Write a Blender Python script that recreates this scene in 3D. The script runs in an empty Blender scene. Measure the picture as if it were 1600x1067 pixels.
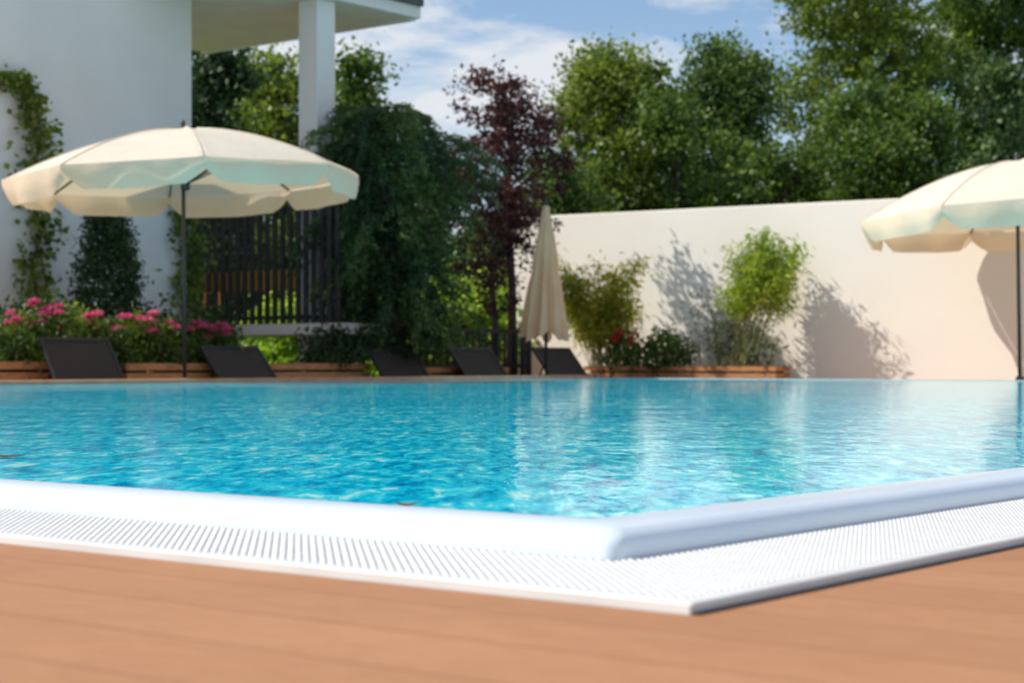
import bpy, math, random
import numpy as np
from mathutils import Vector, Matrix
random.seed(7); rng = np.random.default_rng(7)
R_ = math.radians
col = bpy.context.scene.collection
FP = 2753.0; HZ = 566.0; CH = 0.2
C0 = Vector((0.10, 2.21, 0)); LD = Vector((-0.787, 0.617, 0)).normalized(); RD = Vector((0.617, 0.787, 0)).normalized()
TZ = -0.32   # terrace level
def pl(l, r, z=0.0): return C0 + LD*l + RD*r + Vector((0, 0, z))
def at(px, py, d): return Vector(((px-800)/FP*d, d, CH+(HZ-py)/FP*d))
def on_line(o, dr, px):
    u = (px-800)/FP
    s = (u*o.y-o.x)/(dr.x-u*dr.y)
    return o+dr*s
def lineL(off, px): return on_line(pl(12+off, 0), RD, px)         # parallel to the far pool edge
WO = Vector((0.61, 28, 0)); WD = Vector((0.858, -0.514, 0)).normalized(); WN = Vector((WD.y, -WD.x, 0)).normalized()
def lineW(off, px): return on_line(WO+WN*off, WD, px)
# ------------------------------------------------------------ materials
def nt(name):
    m = bpy.data.materials.new(name); m.use_nodes = True
    n = m.node_tree; n.nodes.clear(); return m, n, n.nodes, n.links
def N(nodes, t, **kw):
    o = nodes.new(t)
    for k, v in kw.items(): setattr(o, k, v)
    return o
def mat(name, c1, c2=None, rough=0.6, scale=4, bump=0.0, bscale=40, metal=0.0, spec=0.4, stretch=(1, 1, 1), transl=0.0, tint=(1, .88, .66, 1)):
    m, n, ns, lk = nt(name)
    c2 = c2 or tuple(x*0.85 for x in c1)
    out = N(ns, 'ShaderNodeOutputMaterial'); p = N(ns, 'ShaderNodeBsdfPrincipled')
    p.inputs['Roughness'].default_value = rough; p.inputs['Metallic'].default_value = metal
    p.inputs['Specular IOR Level'].default_value = spec
    tc = N(ns, 'ShaderNodeTexCoord'); mp = N(ns, 'ShaderNodeMapping'); mp.inputs['Scale'].default_value = stretch
    lk.new(tc.outputs['Object'], mp.inputs['Vector'])
    nz = N(ns, 'ShaderNodeTexNoise'); nz.inputs['Scale'].default_value = scale; nz.inputs['Detail'].default_value = 6
    lk.new(mp.outputs[0], nz.inputs['Vector'])
    rp = N(ns, 'ShaderNodeValToRGB'); rp.color_ramp.elements[0].position = .3; rp.color_ramp.elements[1].position = .7
    rp.color_ramp.elements[0].color = (*c1, 1); rp.color_ramp.elements[1].color = (*c2, 1)
    lk.new(nz.outputs['Fac'], rp.inputs[0]); lk.new(rp.outputs[0], p.inputs['Base Color'])
    if bump:
        nb = N(ns, 'ShaderNodeTexNoise'); nb.inputs['Scale'].default_value = bscale; nb.inputs['Detail'].default_value = 4
        lk.new(mp.outputs[0], nb.inputs['Vector'])
        b = N(ns, 'ShaderNodeBump'); b.inputs['Strength'].default_value = bump; b.inputs['Distance'].default_value = 0.02
        lk.new(nb.outputs['Fac'], b.inputs['Height']); lk.new(b.outputs[0], p.inputs['Normal'])
    sh = p.outputs[0]
    if transl:
        t = N(ns, 'ShaderNodeBsdfTranslucent')
        hs = N(ns, 'ShaderNodeMixRGB', blend_type='MULTIPLY'); hs.inputs[0].default_value = 1; hs.inputs[2].default_value = tint
        lk.new(rp.outputs[0], hs.inputs[1]); lk.new(hs.outputs[0], t.inputs['Color'])
        mx = N(ns, 'ShaderNodeMixShader'); mx.inputs[0].default_value = transl
        lk.new(sh, mx.inputs[1]); lk.new(t.outputs[0], mx.inputs[2]); sh = mx.outputs[0]
    lk.new(sh, out.inputs['Surface'])
    return m
def leafmat(name, cols, transl=0.35, rough=0.5):
    m, n, ns, lk = nt(name)
    out = N(ns, 'ShaderNodeOutputMaterial'); p = N(ns, 'ShaderNodeBsdfPrincipled')
    p.inputs['Roughness'].default_value = rough; p.inputs['Specular IOR Level'].default_value = .35
    g = N(ns, 'ShaderNodeNewGeometry'); rp = N(ns, 'ShaderNodeValToRGB')
    e = rp.color_ramp.elements
    while len(e) < len(cols): e.new(0.5)
    for i, c in enumerate(cols): e[i].position = i/(len(cols)-1); e[i].color = (*c, 1)
    tc = N(ns, 'ShaderNodeTexCoord'); nz = N(ns, 'ShaderNodeTexNoise'); nz.inputs['Scale'].default_value = 1.3
    lk.new(tc.outputs['Object'], nz.inputs['Vector'])
    ad = N(ns, 'ShaderNodeMath', operation='MULTIPLY_ADD'); ad.inputs[1].default_value = .55
    sc = N(ns, 'ShaderNodeMath', operation='MULTIPLY_ADD'); sc.inputs[1].default_value = 1.4; sc.inputs[2].default_value = -.45
    lk.new(nz.outputs['Fac'], sc.inputs[0]); lk.new(g.outputs['Random Per Island'], ad.inputs[0]); lk.new(sc.outputs[0], ad.inputs[2])
    lk.new(ad.outputs[0], rp.inputs[0]); lk.new(rp.outputs[0], p.inputs['Base Color'])
    t = N(ns, 'ShaderNodeBsdfTranslucent'); hs = N(ns, 'ShaderNodeHueSaturation'); hs.inputs['Value'].default_value = 1.6; hs.inputs['Saturation'].default_value = 1.1
    lk.new(rp.outputs[0], hs.inputs['Color']); lk.new(hs.outputs[0], t.inputs['Color'])
    mx = N(ns, 'ShaderNodeMixShader'); mx.inputs[0].default_value = transl
    lk.new(p.outputs[0], mx.inputs[1]); lk.new(t.outputs[0], mx.inputs[2]); lk.new(mx.outputs[0], out.inputs['Surface'])
    return m
M = {}
M['white'] = mat('white_render', (.80, .79, .77), (.74, .73, .71), .9, 1.2, .25, 60)
M['wall'] = mat('garden_wall_render', (.90, .85, .77), (.85, .79, .70), .9, .7, .25, 45)
M['coping'] = mat('coping_glaze', (.66, .74, .82), (.60, .69, .79), .25, 2.5, .04, 9, spec=.6)
M['grate'] = mat('grate_plastic', (.74, .74, .73), (.67, .68, .68), .5, 30, .1, 120)
M['trim'] = mat('edge_trim', (.76, .76, .74), (.66, .66, .65), .35, 8)
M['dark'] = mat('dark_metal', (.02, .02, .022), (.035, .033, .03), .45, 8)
M['pole'] = mat('pole_metal', (.035, .036, .04), (.05, .05, .05), .4, 8)
M['canvas'] = mat('cream_canvas', (.88, .80, .68), (.82, .74, .62), .85, 3, .35, 9, transl=.30)
M['valance'] = mat('cream_valance', (.97, .78, .60), (.93, .73, .55), .85, 3, .35, 9, transl=.36)  # same canvas, colour warmed to offset blue light bounced off the pool
M['canvas2'] = mat('sun_tinted_canvas', (.97, .79, .54), (.90, .71, .47), .85, 3, .35, 9, transl=.42)  # brighter, warmer canvas; its colour stands in for sun that never reaches it
M['wicker'] = mat('dark_wicker', (.034, .026, .023), (.06, .047, .04), .6, 90, .8, 160)
M['timber'] = mat('timber', (.62, .29, .12), (.40, .17, .07), .7, 6, .3, 40, stretch=(1, 1, 6))
M['amber'] = mat('amber_timber', (.96, .52, .12), (.88, .42, .09), .6, 6, .3, 40)
M['bark'] = mat('bark', (.10, .075, .055), (.05, .04, .03), .9, 12, .8, 30)
M['culm'] = mat('culm', (.28, .30, .08), (.20, .18, .06), .5, 12)
M['soil'] = mat('soil', (.06, .04, .03), (.03, .02, .015), .95, 12, .8, 30)
M['cream'] = mat('soffit_paint', (.78, .71, .63), (.72, .655, .58), .8, 2)
M['slabedge'] = mat('gutter_metal', (.05, .055, .06), (.08, .08, .085), .5, 6)
M['terrace'] = mat('terrace_boards', (.34, .18, .10), (.26, .13, .07), .8, 3, .2, 30)
M['grass'] = mat('lawn', (.10, .17, .04), (.06, .11, .03), .95, .8, .6, 20)
M['rim'] = mat('rim_timber', (.58, .30, .18), (.46, .22, .12), .6, 5, .2, 30)
M['stone'] = mat('pale_stone', (.42, .44, .44), (.35, .38, .40), .5, 5)
LM = {
 'mid': leafmat('leaf_mid', [(.018, .045, .010), (.07, .13, .024), (.21, .29, .05)]),
 'mid2': leafmat('leaf_mid_cool', [(.018, .048, .016), (.07, .13, .03), (.20, .28, .06)]),
 'light': leafmat('leaf_light', [(.03, .065, .012), (.13, .19, .03), (.31, .37, .06)]),
 'bright': leafmat('leaf_bright', [(.08, .16, .02), (.25, .38, .05), (.50, .62, .12)], .45),
 'dark': leafmat('leaf_dark', [(.010, .03, .010), (.028, .065, .018), (.07, .12, .03)], .25),
 'needle': leafmat('leaf_needle', [(.012, .034, .014), (.042, .09, .030), (.20, .28, .08)], .33),
 'red': leafmat('leaf_red', [(.020, .010, .014), (.058, .020, .022), (.15, .05, .04)], .3),
 'bamboo': leafmat('leaf_bamboo', [(.14, .17, .014), (.36, .37, .035), (.60, .56, .09)], .42),
 'bamboo2': leafmat('leaf_bamboo_green', [(.08, .16, .015), (.24, .34, .03), (.46, .52, .08)], .4),
 'grey': leafmat('leaf_grey', [(.06, .09, .045), (.12, .16, .08), (.22, .26, .14)], .3),
 'pink': leafmat('petal_pink', [(.42, .06, .16), (.62, .12, .26), (.78, .28, .40)], .4),
 'redf': leafmat('petal_red', [(.40, .01, .02), (.6, .03, .04), (.7, .08, .07)], .25),
}
def deckmat():
    m, n, ns, lk = nt('deck_boards')
    out = N(ns, 'ShaderNodeOutputMaterial'); p = N(ns, 'ShaderNodeBsdfPrincipled'); p.inputs['Roughness'].default_value = .7
    p.inputs['Specular IOR Level'].default_value = .2
    g = N(ns, 'ShaderNodeNewGeometry')
    mp = N(ns, 'ShaderNodeMapping', vector_type='POINT'); mp.inputs['Rotation'].default_value = (0, 0, -math.atan2(LD.y, LD.x))
    lk.new(g.outputs['Position'], mp.inputs['Vector'])
    sx = N(ns, 'ShaderNodeSeparateXYZ'); lk.new(mp.outputs[0], sx.inputs[0])
    dv = N(ns, 'ShaderNodeMath', operation='DIVIDE'); dv.inputs[1].default_value = .145; lk.new(sx.outputs['Y'], dv.inputs[0])
    fr = N(ns, 'ShaderNodeMath', operation='FRACT'); lk.new(dv.outputs[0], fr.inputs[0])
    fl = N(ns, 'ShaderNodeMath', operation='FLOOR'); lk.new(dv.outputs[0], fl.inputs[0])
    wn = N(ns, 'ShaderNodeTexWhiteNoise', noise_dimensions='1D'); lk.new(fl.outputs[0], wn.inputs['W'])
    gp = N(ns, 'ShaderNodeMath', operation='LESS_THAN'); gp.inputs[1].default_value = .022; lk.new(fr.outputs[0], gp.inputs[0])
    m2 = N(ns, 'ShaderNodeMapping'); m2.inputs['Scale'].default_value = (4, 9, 1); lk.new(mp.outputs[0], m2.inputs['Vector'])
    nz = N(ns, 'ShaderNodeTexNoise'); nz.inputs['Scale'].default_value = 5; nz.inputs['Detail'].default_value = 8; nz.inputs['Roughness'].default_value = .65; lk.new(m2.outputs[0], nz.inputs['Vector'])
    n3 = N(ns, 'ShaderNodeTexNoise'); n3.inputs['Scale'].default_value = 2.2; n3.inputs['Detail'].default_value = 3; lk.new(mp.outputs[0], n3.inputs['Vector'])
    n4 = N(ns, 'ShaderNodeMath', operation='MULTIPLY'); n4.inputs[1].default_value = .55; lk.new(nz.outputs['Fac'], n4.inputs[0])
    a = N(ns, 'ShaderNodeMath', operation='MULTIPLY_ADD'); a.inputs[1].default_value = .14; lk.new(wn.outputs['Value'], a.inputs[0]); lk.new(n4.outputs[0], a.inputs[2])
    a2 = N(ns, 'ShaderNodeMath', operation='MULTIPLY_ADD'); a2.inputs[1].default_value = .55; lk.new(n3.outputs['Fac'], a2.inputs[0]); lk.new(a.outputs[0], a2.inputs[2])
    rp = N(ns, 'ShaderNodeValToRGB'); rp.color_ramp.elements[0].position = .35; rp.color_ramp.elements[1].position = .9
    rp.color_ramp.elements[0].color = (.325, .150, .072, 1); rp.color_ramp.elements[1].color = (.455, .232, .118, 1)
    lk.new(a2.outputs[0], rp.inputs[0])
    mx = N(ns, 'ShaderNodeMixRGB'); mx.inputs[2].default_value = (.24, .11, .055, 1); lk.new(gp.outputs[0], mx.inputs[0]); lk.new(rp.outputs[0], mx.inputs[1])
    lk.new(mx.outputs[0], p.inputs['Base Color'])
    b = N(ns, 'ShaderNodeBump'); b.inputs['Strength'].default_value = .3; b.inputs['Distance'].default_value = .0015
    lk.new(nz.outputs['Fac'], b.inputs['Height']); lk.new(b.outputs[0], p.inputs['Normal'])
    lk.new(p.outputs[0], out.inputs[0]); return m
M['deck'] = deckmat()
def watermat():
    m, n, ns, lk = nt('pool_water')
    out = N(ns, 'ShaderNodeOutputMaterial')
    g = N(ns, 'ShaderNodeNewGeometry')
    def noise(scale, detail, rough=.5, stretch=(1, 1, 1), dist=0, rot=.1):
        mp = N(ns, 'ShaderNodeMapping'); mp.inputs['Scale'].default_value = stretch; mp.inputs['Rotation'].default_value = (0, 0, rot)
        lk.new(g.outputs['Position'], mp.inputs['Vector'])
        z = N(ns, 'ShaderNodeTexNoise'); z.inputs['Scale'].default_value = scale; z.inputs['Detail'].default_value = detail
        z.inputs['Roughness'].default_value = rough; z.inputs['Distortion'].default_value = dist
        lk.new(mp.outputs[0], z.inputs['Vector']); return z.outputs['Fac']
    def madd(a, mul, add=0.0):
        q = N(ns, 'ShaderNodeMath', operation='MULTIPLY_ADD'); lk.new(a, q.inputs[0]); q.inputs[1].default_value = mul
        if isinstance(add, (int, float)): q.inputs[2].default_value = add
        else: lk.new(add, q.inputs[2])
        return q.outputs[0]
    b1 = N(ns, 'ShaderNodeBump'); b1.inputs['Strength'].default_value = 1; b1.inputs['Distance'].default_value = .0050; lk.new(noise(2.6, 2, .5, (1, .8, 1), .4), b1.inputs['Height'])
    b2 = N(ns, 'ShaderNodeBump'); b2.inputs['Strength'].default_value = 1; b2.inputs['Distance'].default_value = .0023; lk.new(noise(15, 3, .5, (1, .45, 1), .8, -.15), b2.inputs['Height'])
    lk.new(b1.outputs[0], b2.inputs['Normal'])
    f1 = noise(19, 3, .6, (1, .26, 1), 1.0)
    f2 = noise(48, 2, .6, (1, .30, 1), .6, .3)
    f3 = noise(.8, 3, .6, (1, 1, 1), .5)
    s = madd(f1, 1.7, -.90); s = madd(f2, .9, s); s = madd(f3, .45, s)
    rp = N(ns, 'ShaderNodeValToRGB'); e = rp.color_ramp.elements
    e[0].position = .10; e[0].color = (.0, .16, .38, 1); e[1].position = 1.0; e[1].color = (.55, .98, .98, 1)  # pale end of the ramp paints ripple sparkles into the water colour
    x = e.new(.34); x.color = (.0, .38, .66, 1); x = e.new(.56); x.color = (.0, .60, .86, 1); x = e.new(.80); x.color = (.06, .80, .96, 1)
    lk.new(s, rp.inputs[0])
    df = N(ns, 'ShaderNodeBsdfDiffuse'); lk.new(rp.outputs[0], df.inputs['Color'])
    gl = N(ns, 'ShaderNodeBsdfGlossy'); gl.inputs['Roughness'].default_value = .02; gl.inputs['Color'].default_value = (.99, .99, 1, 1)
    lk.new(b2.outputs[0], gl.inputs['Normal'])
    fr = N(ns, 'ShaderNodeFresnel'); fr.inputs['IOR'].default_value = 1.34; lk.new(b2.outputs[0], fr.inputs['Normal'])
    fm = N(ns, 'ShaderNodeMath', operation='MULTIPLY'); fm.inputs[1].default_value = .86; lk.new(fr.outputs[0], fm.inputs[0])
    mx = N(ns, 'ShaderNodeMixShader'); lk.new(fm.outputs[0], mx.inputs[0]); lk.new(df.outputs[0], mx.inputs[1]); lk.new(gl.outputs[0], mx.inputs[2])
    lk.new(mx.outputs[0], out.inputs[0]); return m
M['water'] = watermat()
# ------------------------------------------------------------ mesh helpers
class MB:
    def __init__(s): s.v = []; s.f = []
    def quad(s, *p):
        i = len(s.v); s.v += [tuple(q) for q in p]; s.f.append(tuple(range(i, i+len(p))))
    def hexa(s, p):
        i = len(s.v); s.v += [tuple(q) for q in p]
        for f in ((3, 2, 1, 0), (4, 5, 6, 7), (0, 1, 5, 4), (1, 2, 6, 5), (2, 3, 7, 6), (3, 0, 4, 7)): s.f.append(tuple(i+k for k in f))
    def box(s, o, ax, ay, az):
        o = Vector(o); ax = Vector(ax); ay = Vector(ay); az = Vector(az)
        s.hexa([o, o+ax, o+ax+ay, o+ay, o+az, o+ax+az, o+ax+ay+az, o+ay+az])
    def lbox(s, l0, l1, r0, r1, z0, z1): s.box(pl(l0, r0, z0), RD*(r1-r0), LD*(l1-l0), (0, 0, z1-z0))
    def bar(s, a, b, w, h=None):
        a = Vector(a); b = Vector(b); h = h or w; d = (b-a).normalized()
        up = Vector((0, 0, 1)) if abs(d.z) < .95 else Vector((1, 0, 0))
        x = d.cross(up).normalized()*w/2; y = x.normalized().cross(d)*h/2
        s.hexa([a-x-y, a+x-y, a+x+y, a-x+y, b-x-y, b+x-y, b+x+y, b-x+y])
    def tube(s, pts, rad, seg=8, cap=True):
        pts = [Vector(p) for p in pts]; n = len(pts)
        if not hasattr(rad, '__len__'): rad = [rad]*n
        i0 = len(s.v)
        for k, p in enumerate(pts):
            d = (pts[min(k+1, n-1)]-pts[max(k-1, 0)]).normalized()
            up = Vector((0, 1, 0)) if abs(d.y) < .9 else Vector((1, 0, 0))
            x = d.cross(up).normalized(); y = x.cross(d)
            for j in range(seg):
                a = 2*math.pi*j/seg; s.v.append(tuple(p+(x*math.cos(a)+y*math.sin(a))*rad[k]))
        for k in range(n-1):
            for j in range(seg):
                a = i0+k*seg+j; b = i0+k*seg+(j+1) % seg
                s.f.append((a, b, b+seg, a+seg))
        if cap: s.f.append(tuple(i0+j for j in range(seg))[::-1]); s.f.append(tuple(i0+(n-1)*seg+j for j in range(seg)))
    def lathe(s, c, prof, seg=20):
        i0 = len(s.v); c = Vector(c)
        for r, z in prof:
            for j in range(seg):
                a = 2*math.pi*j/seg; s.v.append(tuple(c+Vector((r*math.cos(a), r*math.sin(a), z))))
        for k in range(len(prof)-1):
            for j in range(seg):
                a = i0+k*seg+j; b = i0+k*seg+(j+1) % seg; s.f.append((a, b, b+seg, a+seg))
    def build(s, name, m, parent=None, smooth=False, bevel=0):
        me = bpy.data.meshes.new(name); me.from_pydata(s.v, [], s.f); me.update()
        if smooth: me.polygons.foreach_set('use_smooth', [True]*len(me.polygons))
        o = bpy.data.objects.new(name, me); col.objects.link(o); me.materials.append(m)
        if parent:
            o.parent = parent; o.matrix_parent_inverse = Matrix.Translation(-gl(parent))
        if bevel:
            b = o.modifiers.new('b', 'BEVEL'); b.width = bevel; b.segments = 2; b.limit_method = 'ANGLE'
        return o
LOC = {}
def gl(o): return LOC.get(o.name, Vector((0, 0, 0)))
def thing(name, label, cat, loc, group=None):
    o = bpy.data.objects.new(name, None); col.objects.link(o); o.location = loc; LOC[o.name] = Vector(loc)
    o.empty_display_size = .1
    o['label'] = label; o['category'] = cat
    if group: o['group'] = group
    return o
def tag(o, label, cat, group=None):
    o['label'] = label; o['category'] = cat
    if group: o['group'] = group
    return o
def struct(o): o['kind'] = 'structure'; return o
def leaves(name, P, size, m, parent=None, aspect=.5, dirs=None, jit=1.0, sv=.35):
    P = np.asarray(P, dtype=float); n = len(P)
    a = rng.normal(size=(n, 3))
    if dirs is not None: a = np.asarray(dirs)+a*jit*.5
    a /= np.linalg.norm(a, axis=1)[:, None]
    b = np.cross(a, rng.normal(size=(n, 3))); b /= np.linalg.norm(b, axis=1)[:, None]
    s = (np.asarray(size)*(1+rng.uniform(-sv, sv, n)))[:, None]
    c = np.cross(a, b)
    V = np.empty((n, 4, 3)); V[:, 0] = P-a*s*.5; V[:, 1] = P+b*s*aspect*.5+c*s*.06; V[:, 2] = P+a*s*.5; V[:, 3] = P-b*s*aspect*.5+c*s*.06
    me = bpy.data.meshes.new(name)
    me.vertices.add(n*4); me.vertices.foreach_set('co', V.reshape(-1))
    me.loops.add(n*4); me.loops.foreach_set('vertex_index', np.arange(n*4, dtype=np.int32))
    me.polygons.add(n); me.polygons.foreach_set('loop_start', np.arange(0, n*4, 4, dtype=np.int32)); me.polygons.foreach_set('loop_total', np.full(n, 4, dtype=np.int32))
    me.update(calc_edges=True); me.validate()
    o = bpy.data.objects.new(name, me); col.objects.link(o); me.materials.append(m)
    if parent: o.parent = parent; o.matrix_parent_inverse = Matrix.Translation(-gl(parent))
    return o
def unit(n):
    v = rng.normal(size=(n, 3)); return v/np.linalg.norm(v, axis=1)[:, None]
def crown_points(lobes, nclump, per, rc):
    lobes = np.asarray(lobes); w = lobes[:, 3]*lobes[:, 4]*lobes[:, 5]; w = w**.75; w /= w.sum()
    idx = rng.choice(len(lobes), nclump, p=w); u = unit(nclump); r = rng.uniform(.25, 1, nclump)**.5
    cc = lobes[idx, :3]+u*r[:, None]*lobes[idx, 3:]
    pr = rc*rng.uniform(.4, 1.4, nclump)
    P = np.repeat(cc, per, axis=0)+rng.normal(size=(nclump*per, 3))*np.repeat(pr, per)[:, None]*np.array([1, 1, .6])
    return P, cc
# ------------------------------------------------------------ setting
b = MB(); b.quad((-400, -60, TZ-.02), (400, -60, TZ-.02), (400, 900, TZ-.02), (-400, 900, TZ-.02)); struct(b.build('ground', M['grass']))
b = MB()
zt = -.036
pts = [pl(-14, -22, zt), pl(-14, 16.85, zt), pl(-.402, 16.85, zt), pl(-.402, -.402, zt), pl(12.35, -.402, zt), pl(12.35, -22, zt)]
b.quad(*[pts[i] for i in (0, 1, 2, 3)][::1]); b.quad(pts[0], pts[3], pts[4], pts[5])
for i in range(6):
    if i in (2, 3): continue
    p, q = pts[i], pts[(i+1) % 6]; dz = Vector((0, 0, -.35)); b.quad(p, q, q+dz, p+dz)
struct(b.build('pool_deck', M['deck']))
b = MB(); b.quad(pl(0, 0, -.003), pl(0, 16.5, -.003), pl(12, 16.5, -.003), pl(12, 0, -.003)); struct(b.build('pool_water', M['water']))
b = MB(); b.quad(pl(12.2, -4, TZ), pl(12.2, 26, TZ), pl(16.5, 26, TZ), pl(16.5, -4, TZ)); b.quad(pl(-8, 16.7, TZ), pl(-8, 26, TZ), pl(12.2, 26, TZ), pl(12.2, 16.7, TZ))
struct(b.build('terrace', M['terrace']))
b = MB(); b.lbox(12.0, 12.35, -.40, 16.85, -.36, .035); o = b.build('timber_kerb', M['rim'], bevel=.006)
tag(o, 'orange brown timber rim along the far side of the pool in front of the loungers', 'pool edge')
b = MB(); b.lbox(-.4, 11.998, 16.5, 16.85, -.36, .004); o = b.build('stone_kerb', M['stone'])
tag(o, 'low pale stone rim of the pool on the side of the long white garden wall', 'pool edge')
edge = thing('pool_edge', 'white rounded overflow lip and drain grating around the near pool corner', 'pool edge', pl(0, 0, -.06))
prof = [(-.004, -.06), (-.002, -.012)] + [(.0, -.004)]
for k in range(9):
    a = math.pi*(1-k/8.0)
    prof.append((.056+.056*math.cos(a), -.001+.010*math.sin(a)))
prof += [(.116, -.004), (.1195, -.010), (.121, -.018), (.121, -.045)]
def sweep(prof, name, m, smooth=True, rho=.022):
    B = MB(); secs = []
    for t in np.linspace(1, 0, 40): secs.append(('a', t))
    for t in np.linspace(0, 1, 9)[1:-1]: secs.append(('c', t))
    for t in np.linspace(0, 1, 40): secs.append(('b', t))
    for kd, t in secs:
        for (o_, z) in prof:
            rh = max(0.0, min(o_, rho)); c = -(o_-rh)
            if kd == 'a': p = pl(c+t*(12-c), -o_, z)
            elif kd == 'b': p = pl(-o_, c+t*(16.5-c), z)
            else:
                an = t*math.pi/2; p = pl(c-rh*math.sin(an), c-rh*math.cos(an), z)
            B.v.append(tuple(p))
    n = len(prof)
    for k in range(len(secs)-1):
        for j in range(n-1):
            a = k*n+j; B.f.append((a, a+n, a+n+1, a+1))
    return B.build(name, m, edge, smooth)
sweep(prof, 'coping_lip', M['coping'])
sweep([(.121, -.048), (.376, -.048)], 'channel', M['grate'], False, 0)
sweep([(.376, -.06), (.376, -.027), (.378, -.025), (.3985, -.025), (.4005, -.027), (.4005, -.06)], 'edge_trim', M['trim'], False, .004)
b = MB(); b.box(pl(-.4085, -.40, -.05), RD*17.2, LD*.0075, (0, 0, .0165)); b.build('trim_shade_strip', M['dark'], edge)  # dark strip standing in for shade below the trim's right side
# studded grating: many small raised studs in one mesh, finer near the corner
studs = []
NK = 19; KP = .2505/NK
def rows(start, end, step_near, lim, step_far):
    o = []; x = start
    while x < end:
        o.append(x); x += step_near if x < lim else step_far
    return o
for l in rows(-.372, 12, .0132, 5.0, .0264):
    for k in range(NK): studs.append((l, -.1235-(k+1)*KP+.0025, .0095, KP-.0040))
for r in rows(-.121, 16.5, .0132, 3.5, .0264):
    for k in range(NK): studs.append((-.1235-(k+1)*KP+.0025, r, KP-.0040, .0095))
S_ = np.array(studs); n = len(S_); e = .0022
V = np.empty((n, 8, 3)); c0 = np.array(C0); ld = np.array(LD); rd = np.array(RD)
for i, (z, s) in enumerate(((-.036, 0), (-.0280, e))):
    for j, (a, c) in enumerate(((0, 0), (0, 1), (1, 1), (1, 0))):
        L_ = S_[:, 0]+(s if a == 0 else S_[:, 2]-s); Rr = S_[:, 1]+(s if c == 0 else S_[:, 3]-s)
        V[:, i*4+j] = c0+L_[:, None]*ld+Rr[:, None]*rd+np.array([0, 0, z])
F = np.array([(4, 5, 6, 7), (0, 1, 5, 4), (1, 2, 6, 5), (2, 3, 7, 6), (3, 0, 4, 7)])
FF = (F[None]+(np.arange(n)*8)[:, None, None]).reshape(-1).astype(np.int32)
me = bpy.data.meshes.new('grating_studs'); me.vertices.add(n*8); me.vertices.foreach_set('co', V.reshape(-1)); me.loops.add(len(FF)); me.loops.foreach_set('vertex_index', FF)
me.polygons.add(n*5); me.polygons.foreach_set('loop_start', np.arange(0, n*20, 4, dtype=np.int32)); me.polygons.foreach_set('loop_total', np.full(n*5, 4, dtype=np.int32)); me.update(calc_edges=True)
o = bpy.data.objects.new('grating_studs', me); col.objects.link(o); me.materials.append(M['grate']); o.parent = edge; o.matrix_parent_inverse = Matrix.Translation(-gl(edge))
b = MB(); b.box(pl(-.374, -.374, -.0475), RD*.25, LD*12.37, (0, 0, .0176)); b.box(pl(-.374, -.123, -.0475), RD*16.6, LD*.25, (0, 0, .0176))
b.build('grating_panel', M['grate'], edge)
# ------------------------------------------------------------ garden wall
wh = 2.53
def wbox(b, s0, s1, n0, n1, z0, z1): b.box(WO+WD*s0+WN*n0+Vector((0, 0, z0)), WD*(s1-s0), WN*(n1-n0), (0, 0, z1-z0))
b = MB(); wbox(b, -.75, 16, 0, -.25, TZ-.02, wh)
tag(b.build('garden_wall', M['wall'], bevel=.015), 'long plain cream white garden wall behind the bamboo on the right', 'wall')
# ------------------------------------------------------------ house
hs = thing('house', 'white rendered house with open veranda and slatted screen at left', 'house', pl(17, 13, TZ))
b = MB(); b.lbox(16.2, 19.4, 9.6, 13.72, TZ, 5.7); b.build('wall', M['white'], hs)
b = MB(); b.lbox(14.76, 19, 12.7, 16.4, 4.92, 5.2); rs = b.build('veranda_roof', M['cream'], hs)
b = MB(); b.lbox(14.66, 14.757, 12.7, 16.5, 4.92, 5.08); b.build('fascia', M['white'], rs)
b = MB(); b.lbox(14.60, 14.757, 12.7, 16.5, 5.083, 5.24); b.build('gutter', M['slabedge'], rs)
b = MB(); b.lbox(14.76, 19, 16.403, 16.5, 4.90, 5.2); b.build('fascia', M['white'], rs)
b = MB(); b.lbox(14.80, 15.14, 14.62, 14.96, TZ, 4.918); b.build('column', M['white'], hs, bevel=.01)
b = MB(); b.lbox(14.15, 18.8, 14.42, 15.9, .56, .70); b.build('veranda_floor', M['cream'], hs)
rl = MB(); rl.lbox(14.2, 18, 14.46, 14.52, 2.16, 2.22); rl.lbox(14.2, 18, 14.46, 14.52, .76, .81)
rail = rl.build('slat_screen', M['dark'], hs)
l = 14.22
while l < 17.6:
    b = MB(); b.lbox(l, l+.072, 14.425, 14.455, .60, 2.24); b.build('slat', M['dark'], rail); l += .142
for ll in (18.2,):
    for rr in (14.6, 15.5):
        b = MB(); b.lbox(ll, ll+.3, rr, rr+.3, TZ, .558); b.build('floor_post', M['white'], hs)
tb = thing('wooden_table', 'long orange timber table on the veranda behind the dark slats', 'table', pl(16, 15.2, .70))
b = MB(); b.lbox(15.2, 17.6, 14.68, 15.4, 1.36, 1.42); b.build('tabletop', M['amber'], tb)
b = MB(); b.lbox(15.18, 17.6, 14.60, 14.63, 1.15, 1.42); b.build('apron', M['amber'], tb)
for ll in (15.25, 17.42):
    for rr in (15.0, 15.3):
        b = MB(); b.lbox(ll, ll+.08, rr, rr+.08, .70, 1.357); b.build('leg', M['amber'], tb)
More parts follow.
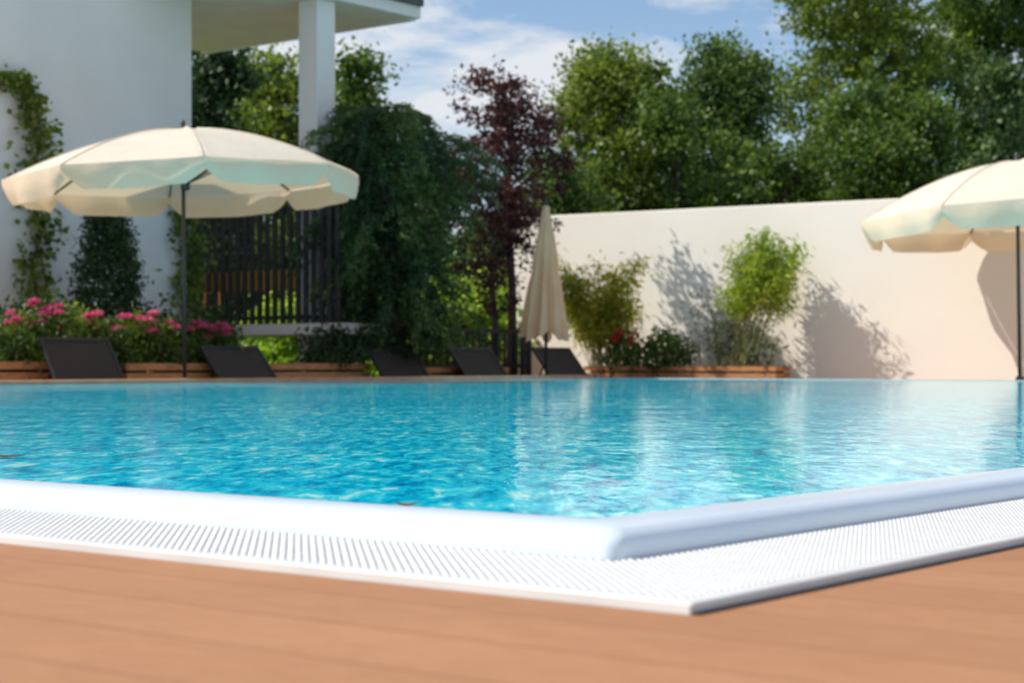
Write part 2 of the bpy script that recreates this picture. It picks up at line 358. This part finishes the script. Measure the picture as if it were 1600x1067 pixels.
# ------------------------------------------------------------ planters
def planter(o, d, nrm, length, depth, z1, label, nb=5):
    t = thing('timber_planter', label, 'planter', o+d*length/2+Vector((0, 0, TZ)), 'slatted timber planters behind the pool')
    h = (z1-TZ)/nb
    for k in range(nb):
        b = MB(); z = TZ+k*h
        b.box(o+Vector((0, 0, z)), d*length, nrm*.05, (0, 0, h*.72)); b.box(o+nrm*(depth-.05)+Vector((0, 0, z)), d*length, nrm*.05, (0, 0, h*.72))
        b.box(o+nrm*.053+Vector((0, 0, z)), nrm*(depth-.106), d*.05, (0, 0, h*.72)); b.box(o+nrm*.053+d*(length-.05)+Vector((0, 0, z)), nrm*(depth-.106), d*.05, (0, 0, h*.72))
        b.build('board', M['timber'], t)
    s = .35
    while s < length:
        b = MB(); b.box(o+d*s+nrm*.055+Vector((0, 0, TZ)), d*.07, nrm*.05, (0, 0, z1-TZ-.03)); b.build('post', M['timber'], t); s += 1.2
    b = MB(); b.box(o+d*.055+nrm*.11+Vector((0, 0, TZ)), d*(length-.11), nrm*(depth-.22), (0, 0, z1-TZ-.08)); b.build('soil', M['soil'], t)
    return t
planter(pl(13.9, 7.2), RD, LD, 3.4, .55, .24, 'long slatted timber planter under the pink flowers at far left')
planter(pl(13.9, 10.75), RD, LD, 3.9, .55, .22, 'slatted timber planter between the slatted veranda and the second lounger')
planter(pl(13.9, 15.5), RD, LD, 2.0, .45, .16, 'slatted timber planter in front of the black railing')
w0 = lineW(1.0, 912)
planter(w0, WD, -WN, 3.1, .55, .17, 'slatted timber planter under the bamboo along the white wall')
# ------------------------------------------------------------ railing
f0 = lineL(2.6, 645); f1 = lineL(2.6, 826)
rg = thing('metal_railing', 'low black metal railing between the weeping conifer and the white wall', 'railing', f0.lerp(f1, .5)+Vector((0, 0, TZ)))
b = MB(); b.bar(f0+Vector((0, 0, .65)), f1+Vector((0, 0, .65)), .05, .06); b.bar(f0+Vector((0, 0, .15)), f1+Vector((0, 0, .15)), .04, .05); b.build('rail', M['dark'], rg)
n = 19
for k in range(n):
    p = f0.lerp(f1, k/(n-1)); w = .085 if k in (0, 17, 18) else .042
    b = MB(); b.bar(p+Vector((0, 0, TZ)), p+Vector((0, 0, .71 if w > .05 else .62)), w); b.build('post' if w > .05 else 'bar', M['dark'], rg)
# ------------------------------------------------------------ loungers
def lounger(px, ang, off, label):
    c = lineL(off, px)+Vector((0, 0, 0)); W = .90
    t = thing('sun_lounger', label, 'sun lounger', c+Vector((0, 0, TZ)), 'dark wicker sun loungers along the far pool side')
    Z = -.11; bl = .67
    def P(l, r, z): return c+LD*l+RD*r+Vector((0, 0, z))
    b = MB(); b.box(P(-1.15, -W/2, Z-.05), RD*W, LD*1.13, (0, 0, .05)); b.build('seat', M['wicker'], t, bevel=.012)
    ca, sa = math.cos(ang), math.sin(ang)
    ax = LD*ca+Vector((0, 0, sa)); nx = -LD*sa+Vector((0, 0, ca))
    b = MB(); b.box(P(0, -W/2+.03, Z)-nx*.015, RD*(W-.06), ax*(bl-.02), nx*.012); bk = b.build('backrest', M['wicker'], t)
    b = MB()
    for r in (-W/2, W/2-.04): b.box(P(0, r, Z)-nx*.03, RD*.04, ax*bl, nx*.038)
    b.box(P(0, -W/2+.04, Z)+ax*(bl-.04)-nx*.03, RD*(W-.08), ax*.04, nx*.038); b.build('back_frame', M['dark'], bk, bevel=.005)
    for r in (-W/2+.1, W/2-.1):
        b = MB(); b.bar(P(0, r, Z)+ax*bl*.6-nx*.03, P(ca*bl*.6+.18, r, Z-.02), .02); b.build('back_stay', M['dark'], bk)
    for r in (-W/2, W/2-.035):
        b = MB(); b.box(P(-.015, r, Z-.05), RD*.035, LD*.62, (0, 0, .04)); b.build('rear_frame', M['dark'], t)
    for l in (-1.1, .5):
        for r in (-W/2+.03, W/2-.03):
            b = MB(); b.bar(P(l, r, TZ), P(l, r, Z-.05), .045); b.build('leg', M['dark'], t)
lounger(150, R_(58), 1.45, 'leftmost dark wicker sun lounger, backrest raised highest, below the pink flowers')
lounger(400, R_(48), 1.45, 'dark wicker sun lounger just right of the open cream parasol pole')
lounger(645, R_(51), 1.45, 'dark wicker sun lounger in front of the weeping conifer, third from the left')
lounger(772, R_(49), 1.45, 'dark wicker sun lounger in front of the black railing, left of the folded parasol')
lounger(898, R_(51), 1.5, 'rightmost dark wicker sun lounger, just right of the folded parasol')
# ------------------------------------------------------------ parasols
def parasol(base, zr, rise, R, rot, tilt, label, nr=8, arm=None):
    t = thing('parasol', label, 'parasol', base if arm is None else Vector((base.x, base.y, zr)), 'open cream parasols by the pool')
    top = Vector((base.x, base.y, zr)); Mx = Matrix.Translation(top) @ tilt
    def zf(r): return rise*(1-(min(r, R)/R)**1.75)
    b = MB(); S = 16; SEG = nr*S; rings = 18
    def pt(j, r, dz=0, out=0):
        a = 2*math.pi*j/SEG+rot; ph = (j % S)/S; k = 4*ph*(1-ph)
        f = r/R; rr = r*(1-.05*k*f*f)+out
        return Mx @ Vector((rr*math.cos(a), rr*math.sin(a), zf(r)-.085*(k**.7)*f*(1-f*.6)+.02*k*f**6+dz))
    for i in range(rings+1):
        r = max(.03, R*i/rings)
        for j in range(SEG): b.v.append(tuple(pt(j, r)))
    for i in range(rings):
        for j in range(SEG):
            a = i*SEG+j; q = i*SEG+(j+1) % SEG; b.f.append((a, q, q+SEG, a+SEG))
    cn = b.build('canopy', M['canvas'], t, True)
    b = MB(); rnd = random.Random(int(base.x*100))
    dep = [rnd.uniform(.88, 1.12) for _ in range(nr)]; lean = [rnd.uniform(-.06, .04) for _ in range(nr)]
    for p_ in range(nr):
        i0 = len(b.v)
        for i, (dz, out) in enumerate(((.006, .010), (-.085, .012), (-.17, -.012), (-.26, -.05))):
            for q in range(S+1):
                j = p_*S+q; ph = q/S; k = 4*ph*(1-ph); g = i/3
                a = 2*math.pi*j/SEG+rot; rr = R*(1-.05*k)+out+(.035*math.sin(ph*13+p_*2.1)+lean[p_])*g*k**.5
                z = zf(R)-.085*(k**.7)*.4+.02*k+dz*dep[p_]*(1-.10*g)-.02*k*g+{0: .12, S: .12, 1: .05, S-1: .05}.get(q, 0)*g
                b.v.append(tuple(Mx @ Vector((rr*math.cos(a), rr*math.sin(a), z))))
        for i in range(3):
            for q in range(S):
                a = i0+i*(S+1)+q; b.f.append((a, a+S+1, a+S+2, a+1))
    b.build('valance', M['valance'], cn, True)
    b = MB()
    for k in range(nr):
        b.tube([pt(k*S, R*x/10, .004) for x in range(1, 11)], .007, 5)
    b.build('seam_tape', M['canvas'], cn, True)
    mm = M['pole'] if arm is None else M['canvas']
    if arm is None:
        b = MB(); pb = Vector((base.x, base.y, TZ)); b.tube([pb+Vector((0, 0, .05)), Mx @ Vector((0, 0, rise-.02))], .022, 12); b.build('pole', M['pole'], t, True)
        b = MB(); b.lathe(pb, [(.001, 0), (.32, 0), (.32, .05), (.28, .09), (.05, .11), (.05, .35), (.023, .36)], 28); b.build('base', M['slabedge'], t, False)
    else:
        b = MB(); b.bar(Mx @ Vector((0, 0, rise*.3)), arm, .05, .05); b.build('added_arm', M['canvas'], t)  # invented bracket holding the added parasol instead of a pole
    b = MB(); b.lathe(Mx @ Vector((0, 0, rise)), [(.001, -.03), (.035, -.02), (.04, 0), (.02, .02), (.028, .06), (.02, .09), (.001, .1)] if arm is None else [(.001, -.03), (.035, -.01), (.001, .01)], 12); b.build('finial', mm, t, True)
    hub = Mx @ Vector((0, 0, -.22+rise*.3 if arm is None else .02)); b = MB(); b.lathe(hub, [(.023, -.06), (.05, -.05), (.05, .03), (.023, .05)], 12); b.build('hub', mm, t, True)
    for k in range(nr):
        a = 2*math.pi*k/nr+rot; d = Vector((math.cos(a), math.sin(a), 0)); b = MB()
        rr = np.linspace(.04, R-.01, 9); b.tube([Mx @ (d*float(x)+Vector((0, 0, zf(float(x))-.02))) for x in rr], .010, 6)
        rb = b.build('rib', mm, t)
        b = MB(); b.tube([hub, Mx @ (d*R*.5+Vector((0, 0, zf(R*.5)-.03)))], .0085, 6); b.build('strut', mm, rb)
pL = at(289, 566, 18.4); pL.z = TZ
parasol(pL, 2.12, .51, 1.83, .28, Matrix.Rotation(R_(-2.5), 4, 'Y'), 'open cream parasol with scalloped edge in front of the white house at left')
pR = at(1594, 566, 20.3); pR.z = TZ
parasol(pR, 1.90, .62, 1.85, .05, Matrix.Rotation(R_(-3), 4, 'Y') @ Matrix.Rotation(R_(-2), 4, 'X'), 'open cream parasol in front of the garden wall at the right edge')
pS = at(1508, 566, 23.25); pS.z = 0
aw = on_line(WO, WD, 1508); aw.z = 2.2
parasol(pS, 2.14, .28, 1.22, .2, Matrix.Identity(4), 'small unseen cream parasol added behind the right parasol to shade the garden wall', 8, aw)  # hidden extra parasol, put in to cast the shadow on the wall
# folded parasol
fp = at(853, 566, 23.9); fp.z = TZ
t = thing('folded_parasol', 'folded cream parasol standing upright at the left end of the white wall', 'parasol', fp)
b = MB(); SEG = 112; zs = np.linspace(0, 1, 22); zT, zB = 2.32, .60
for i, s in enumerate(zs):
    z = zT+(zB-zT)*s; r0 = .035+.30*s**.95
    r0 *= 1-.10*math.exp(-((s-.52)/.05)**2)
    for j in range(SEG):
        a = 2*math.pi*j/SEG; pleat = (.5+.5*math.cos(8*a+1.6*s+.4*math.sin(5*s)))**.7; r = r0*(1-.42*min(1, s*1.6)*(1-pleat)+.05*math.sin(19*a+4*s)+.06*math.sin(3*a+6*s))
        sk = .05*s*math.sin(a*3)
        b.v.append((fp.x+r*math.cos(a)-.02*s, fp.y+r*math.sin(a), z+(sk-.09*pleat if i == 21 else 0)))
for i in range(21):
    for j in range(SEG):
        a = i*SEG+j; q = i*SEG+(j+1) % SEG; b.f.append((a, a+SEG, q+SEG, q))
b.build('folded_canopy', M['canvas2'], t, True)
b = MB(); b.tube([fp+Vector((0, 0, .05)), Vector((fp.x, fp.y, 2.38))], .022, 10); b.build('pole', M['pole'], t, True)
b = MB(); b.lathe(Vector((fp.x, fp.y, 2.33)), [(.03, -.03), (.035, 0), (.02, .03), (.028, .06), (.001, .1)], 12); b.build('finial', M['pole'], t, True)
b = MB(); b.lathe(fp, [(.001, 0), (.30, 0), (.30, .05), (.05, .1), (.05, .3), (.023, .31)], 24); b.build('base', M['slabedge'], t)
# ------------------------------------------------------------ trees
def tree(name, label, cat, px, ytop, wpx, d, kind, leaf=.12, nclump=420, per=46, rc=.24, zlow=1.2, group='trees beyond the garden', shape='round', seed=1, nl=9, aspect=.6, nb=26):
    global rng
    rng = np.random.default_rng(seed); random.seed(seed)
    p = at(px, ytop, d); zt_ = p.z; W = wpx/FP*d; base = Vector((p.x, d, TZ))
    t = thing(name, label, cat, base, group)
    Hc = zt_-zlow; lobes = []
    for k in range(nl):
        f = (k+.5)/nl
        if shape == 'round': wr = (1.08-f*.50) if f > .45 else .88
        elif shape == 'column': wr = .6+.4*math.sin(math.pi*(.1+.8*f))
        elif shape == 'spread': wr = .45+.6*math.sin(math.pi*(.05+.8*f))
        else: wr = (1-f)*.95+.08
        z = zlow+Hc*f*.93; a = k*2.4+seed; off = W*.27*wr if shape != 'cone' else W*.05
        rad = W*.5*wr*random.uniform(.45, .70) if shape != 'cone' else W*.5*wr
        lobes.append((base.x+off*math.cos(a), base.y+off*math.sin(a), z, rad, rad, min(Hc/nl*1.35, rad*1.5)))
    lobes.append((base.x+random.uniform(-.1, .1)*W, base.y, zt_-Hc*.12, W*.2, W*.2, Hc*.12))
    P, cc = crown_points(lobes, nclump, per, rc)
    b = MB(); tr = max(.05, W*.035)
    hpts = [base, base+Vector((.05*W*.3, 0, (zlow-TZ)*.6+.3)), Vector((base.x-.03*W, base.y, zlow+Hc*.35)), Vector((base.x+.02*W, base.y, zlow+Hc*.7)), Vector((base.x, base.y, zt_-Hc*.08))]
    b.tube(hpts, [tr*1.25, tr, tr*.7, tr*.4, tr*.12], 8)
    for q in cc[rng.choice(len(cc), min(len(cc), nb), replace=False)]:
        q = Vector(q); z0 = max(zlow*.7+TZ*.3, min(q.z-.45*abs(q.x-base.x)-.06*Hc, zt_-Hc*.2)); s = Vector((base.x, base.y, z0)); mid = s.lerp(q, .5)+Vector((0, 0, .06))
        b.tube([s, mid, q], [tr*.35, tr*.2, tr*.06], 5, False)
    b.build('trunk', M['bark'], t, True)
    leaves('crown', P, leaf, LM[kind], t, aspect)
    return t
tree('broadleaf_tree', 'rounded broadleaf tree behind the left part of the garden wall', 'tree', 960, 72, 275, 38, 'light', .12, 860, 56, .25, 1.0, seed=3, nl=11)
tree('broadleaf_tree', 'darker broadleaf tree right of the rounded one, behind the middle of the wall', 'tree', 1128, 64, 250, 41, 'mid2', .12, 860, 56, .25, 1.0, seed=9, nl=11)
tree('poplar_tree', 'tallest loose leaved poplar rising out of the top of the photo behind the wall', 'tree', 1345, -150, 280, 44, 'light', .14, 860, 50, .26, 1.5, shape='column', seed=5, nl=13)
tree('broadleaf_tree', 'tall bushy tree at the right edge behind the poplar', 'tree', 1530, -60, 330, 47, 'mid', .16, 820, 50, .3, 1.0, shape='column', seed=12, nl=11)
tree('broadleaf_tree', 'lower broad tree in front of the poplar behind the wall at right', 'tree', 1390, 140, 300, 37, 'mid', .12, 760, 50, .24, .8, seed=15)
tree('fir_tree', 'dark fir tree above the open parasol at the right edge', 'tree', 1565, 90, 190, 34, 'needle', .13, 620, 42, .2, .6, shape='cone', seed=17, nl=12)
tree('broadleaf_tree', 'bright green tree behind the veranda column and roof', 'tree', 440, 85, 300, 40, 'light', .14, 700, 46, .26, 1.0, seed=21)
tree('broadleaf_tree', 'small rounded green tree between the veranda column and the weeping conifer', 'tree', 562, 80, 160, 37, 'mid', .13, 400, 46, .22, 1.0, seed=23)
tree('dark_conifer', 'near black conifer against the corner of the white house', 'tree', 335, 55, 130, 31, 'dark', .13, 420, 40, .18, .4, shape='column', seed=25, nl=9)
bg = [(330, 330, 210, 33, 'light'), (455, 380, 210, 32, 'mid'), (590, 300, 220, 33, 'dark'), (690, 250, 220, 34, 'dark'), (790, 330, 220, 32, 'mid2'), (720, 440, 240, 28.8, 'bright'), (445, 480, 170, 29, 'bright'), (880, 240, 200, 35, 'mid'), (1225, 215, 210, 36, 'mid'), (1055, 140, 230, 37, 'mid'), (640, 480, 160, 28.4, 'bright'), (790, 470, 130, 29.4, 'bright')]
nm = ['green bush seen behind the left part of the veranda slats', 'green bush seen behind the right part of the veranda slats', 'dark bush behind the weeping conifer', 'tall dark bush left of the red maple', 'green bush behind the red maple', 'low bright green bush seen through the black railing', 'low bright green bush seen beneath the veranda floor', 'dark bush between the red maple and the rounded tree', 'bush filling the gap left of the poplar above the wall', 'green bush filling the gap between the two broadleaf trees', 'low bright green bush at the left end of the black railing', 'low bright green bush at the right end of the black railing']
for i, (px, y, w, d, k) in enumerate(bg):
    tree('bush', nm[i], 'bush', px, y, w, d, k, .12, 320, 38, .2, -.1, 'bushes behind the terrace', seed=40+i, nl=6)
mp_ = lineL(3.0, 770)
tree('maple_tree', 'dark red leaved maple between the weeping conifer and the white wall', 'tree', 798, 120, 185, mp_.y, 'red', .075, 230, 38, .12, 1.7, 'ornamental trees', shape='spread', seed=66, nl=9, nb=90)
tree('maple_tree', 'small dark red maple bush under the taller maple beside the wall end', 'tree', 772, 330, 120, mp_.y-.3, 'red', .07, 60, 28, .11, 1.0, 'ornamental trees', shape='spread', seed=62, nl=6, nb=40)
# weeping conifer
rng = np.random.default_rng(5); random.seed(11)
wc = lineL(2.15, 610); wb = Vector((wc.x, wc.y, .1))
t = thing('weeping_conifer', 'wide weeping conifer with hanging branches in front of the veranda screen', 'tree', wb, 'ornamental trees')
b = MB(); top = wb+Vector((-.1, 0, 3.2))
b.tube([wb, wb+Vector((.08, 0, 1.2)), wb+Vector((-.1, 0, 2.4)), top], [.09, .075, .05, .03], 8)
P = []; D = []
def spray(p, d, ln):
    q = Vector(p); n = int(ln/.035); w = Vector((d.x+random.gauss(0, .35), d.y+random.gauss(0, .35), -.10))
    for k in range(n):
        w.z -= .075; w.x *= .96; w.y *= .96; u = w.normalized(); q = q+u*.035
        for _ in range(3):
            P.append((q.x+random.gauss(0, .024), q.y+random.gauss(0, .024), q.z+random.gauss(0, .018))); D.append((u.x+random.uniform(-.8, .8), u.y+random.uniform(-.8, .8), u.z*.8))
tiers = 10
for ti in range(tiers):
    h = ti/(tiers-1); nbk = 10 if ti < 8 else 14
    env = [.62, .80, .70, .90, .78, .98, .88, 1.02, .98, .82][ti]
    for k in range(nbk):
        a = 2*math.pi*(k+random.random()*.8)/nbk+ti*.7; z0 = wb.z+.5+2.6*h+random.uniform(-.12, .12)
        ln = random.uniform(.5, 1.0)*env; up = .14+.26*h; drp = random.uniform(.35, .8)
        if ti in (7, 8) and k == 0: a = random.uniform(-.3, .3); ln = 1.18; drp = .45
        if ti == 8 and k == 1: a = .5; ln = 1.05; drp = .35
        if ti in (7, 8) and k == 5: a = math.pi+random.uniform(-.3, .3); ln = 1.02
        d = Vector((math.cos(a), math.sin(a), 0)); pts = []
        s0 = Vector((wb.x-.03, wb.y, z0))
        for j in range(9):
            f = j/8; pts.append(s0+d*ln*math.sin(f*math.pi/2)+Vector((0, 0, up*math.sin(f*math.pi*.75)-drp*f*f)))
        b.tube(pts, [.016*(1-j/10) for j in range(9)], 5, False)
        for j in range(1, 9):
            for _ in range(4):
                p = pts[j]+Vector((random.gauss(0, .04), random.gauss(0, .04), 0)); lm = p.z-.15
                if lm > .1: spray(p, d*.8, min(random.uniform(.10, .32) if random.random() < .85 else random.uniform(.4, .8), lm))
b.build('trunk', M['bark'], t, True)
leaves('crown', P, .08, LM['needle'], t, .24, D)
def shrub(name, label, base, w, h, kind, leaf, n, group=None, cat='shrub', taper=.3, cone=False):
    t = thing(name, label, cat, base, group)
    nn = n//16; f = rng.uniform(0, 1, nn); a = rng.uniform(0, 2*math.pi, nn); rr = (w/2)*(1-taper*f**2)*np.sqrt(rng.uniform(.25, 1, nn))*(np.sin(np.pi*np.clip(f*.86+.12, 0, 1))**.35)
    cc = np.stack([base.x+rr*np.cos(a), base.y+rr*np.sin(a), base.z+.05+f*h], 1)
    Q = np.repeat(cc, 16, axis=0)+rng.normal(size=(nn*16, 3))*leaf*1.1
    b = MB()
    for q in cc[rng.choice(nn, min(nn, 9), replace=False)]:
        b.tube([base, Vector((base.x*.6+q[0]*.4, base.y*.6+q[1]*.4, base.z*.5+q[2]*.5)), Vector(q)], [.014, .01, .004], 5, False)
    b.build('stem', M['bark'], t)
    leaves('foliage', Q, leaf, LM[kind], t, .5)
    return t
p = lineL(3.1, 168); shrub('evergreen_shrub', 'dense upright evergreen shrub against the white house wall', Vector((p.x, p.y, -.1)), .80, 2.05, 'dark', .06, 12000, 'plants at the white house')
def vine(label, path, spread, n, leaf=.085):
    W = []
    for px, y in path:
        q = lineL(4.12, px); W.append(Vector((q.x, q.y, CH+(HZ-y)/FP*q.y)))
    t = thing('climbing_vine', label, 'vine', Vector((W[0].x, W[0].y, W[0].z)), 'plants at the white house')
    b = MB(); b.tube(W, [.018]*len(W), 6, False)
    P = []
    for _ in range(n):
        k = random.randrange(len(W)-1); f = random.random(); q = W[k].lerp(W[k+1], f); s = spread[k]*(1-f)+spread[k+1]*f
        P.append(tuple(q+RD*random.gauss(0, s)-LD*abs(random.gauss(0, .06))+Vector((0, 0, random.gauss(0, .06)))))
    for _ in range(10):
        k = random.randrange(len(W)-1); q = W[k].lerp(W[k+1], .5); b.tube([q, q+RD*random.gauss(0, .2)+Vector((0, 0, .15))], .006, 4, False)
    b.build('stem', M['bark'], t); leaves('foliage', P, leaf, LM['light'], t, .8)
vine('tall leafy vine climbing the far left of the white house wall', [(62, 480), (48, 420), (66, 360), (45, 290), (62, 230), (50, 180), (40, 130), (20, 128), (-20, 122)], [.15, .13, .16, .17, .14, .12, .08, .04, .03], 1300)
vine('shorter vine beside the parasol pole on the house corner', [(305, 510), (290, 460), (298, 410), (290, 350), (286, 320)], [.15, .14, .15, .14, .09], 800)
fl = [(10, 505, .42), (45, 492, .4), (88, 478, .46), (128, 497, .42), (170, 505, .4), (215, 496, .42), (250, 505, .4), (290, 508, .42), (335, 512, .42)]
wh_ = ['at the far left edge of the long planter', 'above the left shoulder of the leftmost lounger', 'tallest of the row, above the leftmost lounger', 'in front of the evergreen shrub, left side', 'in front of the evergreen shrub, right side', 'just right of the evergreen shrub', 'left of the parasol pole', 'directly at the parasol pole', 'rightmost of the row, right of the parasol pole']
for i, (px, y, w) in enumerate(fl):
    q = lineL(2.18+.12*(i % 2), px); base = Vector((q.x, q.y, .12)); zt2 = CH+(HZ-y)/FP*q.y
    t = shrub('flowering_plant', 'pink flowering plant '+wh_[i], base, .5, zt2-.2, 'light' if i % 2 else 'mid', .07, 900, 'pink flowering plants in the long planter', 'flower')
    for k in range(6 if i not in (3, 4) else 4):
        c = Vector((base.x+random.uniform(-.22, .22), base.y-random.uniform(0, .2), zt2+random.uniform(-.12, .04)))
        u = unit(130); u[:, 2] = np.abs(u[:, 2]); rad = random.uniform(.06, .09)
        leaves('flower_head', np.array(c)+u*np.array([rad, rad, rad*.65])*rng.uniform(.6, 1, 130)[:, None], .03, LM['pink'], t, .8)
for i, px in enumerate((30, 110, 235, 330)):
    q = lineL(2.9, px); shrub('leafy_bush', ['low green bush behind the flowers at the far left', 'low green bush between vine and evergreen shrub', 'low green bush right of the evergreen shrub', 'low green bush at the foot of the house corner'][i], Vector((q.x, q.y, TZ)), .9, 1.05, 'dark', .08, 1800, 'low bushes at the house foot')
def bamboo(label, base, tops, head, n, kind, leaf=.13, group='bamboo in the wall planter', cr=.008, sp=.11):
    t = thing('bamboo_plant', label, 'bamboo', base, group); b = MB(); P = []; D = []
    for tp in tops:
        s = base+Vector((random.gauss(0, .1), random.gauss(0, .05), 0)); m_ = s.lerp(tp, .5)+Vector((0, 0, .1)); path = []
        for j in range(7):
            f = j/6; path.append(s*(1-f)**2+m_*2*f*(1-f)+tp*f*f)
        b.tube(path, [cr*(1-.6*j/6) for j in range(7)], 5, False)
        for _ in range(n//len(tops)):
            f = head+(1-head)*random.random()**.8; k = min(5, int(f*6)); q = path[k].lerp(path[k+1], f*6-k)
            o = Vector((random.gauss(0, sp), random.gauss(0, sp), random.gauss(0, .06))); P.append(tuple(q+o)); D.append((o.x*5, o.y*5, -.5))
    b.build('culms', M['culm'], t); leaves('foliage', P, leaf, LM[kind], t, .2, D)
q = lineW(.95, 937); base = Vector((q.x, q.y, .1))
bamboo('yellow green bamboo clump just right of the folded parasol', base, [base+Vector((random.uniform(-.68, .6), random.uniform(-.2, .25), random.uniform(.9, 1.7))) for _ in range(46)], .3, 5600, 'bamboo', .13)
q = lineW(.78, 1160); base = Vector((q.x, q.y, .0)); hd = Vector((q.x+.32, q.y, 0))
tops = []
for _ in range(40):
    u_ = random.uniform(-1, 1); tops.append(Vector((hd.x+.52*u_, hd.y+random.gauss(0, .15), random.uniform(1.3, 2.15-.2*abs(u_)))))
for _ in range(4): tops.append(Vector((hd.x+random.uniform(-.62, .65), hd.y+random.gauss(0, .15), random.uniform(.9, 1.4))))
bamboo('tall light green bamboo with a dense head against the middle of the wall', base, tops, .64, 4900, 'bamboo2', .12, sp=.085)
q = lineW(.7, 1120); base = Vector((q.x, q.y, .0))
bamboo('sparse grey green shrub with thin stems left of the tall bamboo', base, [base+Vector((random.uniform(-.6, .75), random.uniform(-.3, .2), random.uniform(.4, 1.35))) for _ in range(34)], .25, 1300, 'grey', .09, 'plants in the wall planter', .006)
q = lineW(.75, 1035); shrub('leafy_plant', 'low dark green leafy plant at the wall, right of the red flowers', Vector((q.x, q.y, .08)), .95, .42, 'mid', .08, 1500, 'plants in the wall planter', 'plant')
q = lineW(.85, 978); t = shrub('flowering_plant', 'red flowering plant at the foot of the yellow green bamboo', Vector((q.x, q.y, .08)), .5, .45, 'mid', .08, 900, 'plants in the wall planter', 'flower')
for k in range(5):
    c = np.array((q.x+random.uniform(-.2, .22), q.y-.15, .56+random.uniform(-.06, .14))); leaves('flower_head', c+unit(70)*.055, .03, LM['redf'], t, .8)
q = lineW(.85, 1190); shrub('leafy_plant', 'low sparse plant at the right end of the wall planter', Vector((q.x, q.y, .0)), .6, .5, 'grey', .08, 300, 'plants in the wall planter', 'plant')
q = lineL(2.15, 520); shrub('leafy_plant', 'low dark plant in the planter beside the veranda column', Vector((q.x, q.y, .08)), 1.0, .45, 'dark', .07, 1500, 'plants in the middle planter', 'plant')
for px, y, lab, s in ((14, 713, 'dark leaf floating on the water at the left edge of the photo', .035), (636, 789, 'small dark leaf floating on the water near the pool lip', .02)):
    d = FP*CH/(y-HZ); p = at(px, y, d); p.z = 0; b = MB(); b.v.append(tuple(p+Vector((0, 0, .003)))); n = 14
    for j in range(n):
        a = 2*math.pi*j/n; r = s*(.55+.45*abs(math.cos(a))+.12*math.sin(3*a)); b.v.append(tuple(p+Vector((r*math.cos(a), r*math.sin(a)*.7, .002+.003*math.cos(2*a)))))
    for j in range(n): b.f.append((0, 1+j, 1+(j+1) % n))
    tag(b.build('floating_leaf', M['bark']), lab, 'leaf', 'leaves floating on the pool')
# ------------------------------------------------------------ light
sd = Vector((-1, -.05, 0)).normalized(); el = R_(46)
sv = Vector((sd.x*math.cos(el), sd.y*math.cos(el), math.sin(el)))
sl = bpy.data.lights.new('sun', 'SUN'); sl.energy = 5.0; sl.angle = R_(.5); sl.color = (1, .94, .84)
so = bpy.data.objects.new('sun', sl); col.objects.link(so); so.rotation_euler = sv.to_track_quat('Z', 'Y').to_euler(); so.location = (-20, -5, 20)
w = bpy.data.worlds.new('World'); bpy.context.scene.world = w; w.use_nodes = True
ns = w.node_tree.nodes; lk = w.node_tree.links; ns.clear()
out = N(ns, 'ShaderNodeOutputWorld'); bgn = N(ns, 'ShaderNodeBackground'); bgn.inputs['Strength'].default_value = .13
sky = N(ns, 'ShaderNodeTexSky', sky_type='NISHITA'); sky.sun_disc = False; sky.sun_elevation = el; sky.sun_rotation = math.atan2(sv.x, sv.y)
sky.dust_density = .5; sky.ozone_density = 1.8
tint = N(ns, 'ShaderNodeMixRGB', blend_type='MULTIPLY'); tint.inputs[0].default_value = 1; tint.inputs[2].default_value = (1.0, 1.02, 1.06, 1); lk.new(sky.outputs[0], tint.inputs[1])
tc = N(ns, 'ShaderNodeTexCoord'); mp = N(ns, 'ShaderNodeMapping'); mp.inputs['Scale'].default_value = (3.0, 3.0, 10); mp.inputs['Location'].default_value = (1.3, .4, .2)
lk.new(tc.outputs['Generated'], mp.inputs['Vector'])
nz = N(ns, 'ShaderNodeTexNoise'); nz.inputs['Scale'].default_value = 2.3; nz.inputs['Detail'].default_value = 9; nz.inputs['Roughness'].default_value = .62; nz.inputs['Distortion'].default_value = .3
lk.new(mp.outputs[0], nz.inputs['Vector'])
rp = N(ns, 'ShaderNodeValToRGB'); rp.color_ramp.elements[0].position = .45; rp.color_ramp.elements[1].position = .60
lk.new(nz.outputs['Fac'], rp.inputs[0])
mx = N(ns, 'ShaderNodeMixRGB'); mx.inputs[2].default_value = (6.4, 6.55, 6.8, 1)
tm = N(ns, 'ShaderNodeMath', operation='MULTIPLY'); tm.inputs[1].default_value = .9
lk.new(rp.outputs[0], tm.inputs[0]); lk.new(tm.outputs[0], mx.inputs[0]); lk.new(tint.outputs[0], mx.inputs[1]); lk.new(mx.outputs[0], bgn.inputs['Color']); lk.new(bgn.outputs[0], out.inputs[0])
# ------------------------------------------------------------ camera
cd = bpy.data.cameras.new('camera'); cam = bpy.data.objects.new('camera', cd); col.objects.link(cam)
cam.location = (0, 0, CH); cam.rotation_euler = (R_(90), 0, 0); cd.sensor_width = 36; cd.lens = FP/1600*36; cd.shift_y = (HZ-533.5)/1600
cd.clip_start = .02; cd.clip_end = 2000; cd.dof.use_dof = True; cd.dof.focus_distance = 4.0; cd.dof.aperture_fstop = 6.5
bpy.context.scene.camera = cam
sc = bpy.context.scene; sc.view_settings.view_transform = 'Standard'; sc.view_settings.look = 'None'; sc.view_settings.exposure = 0
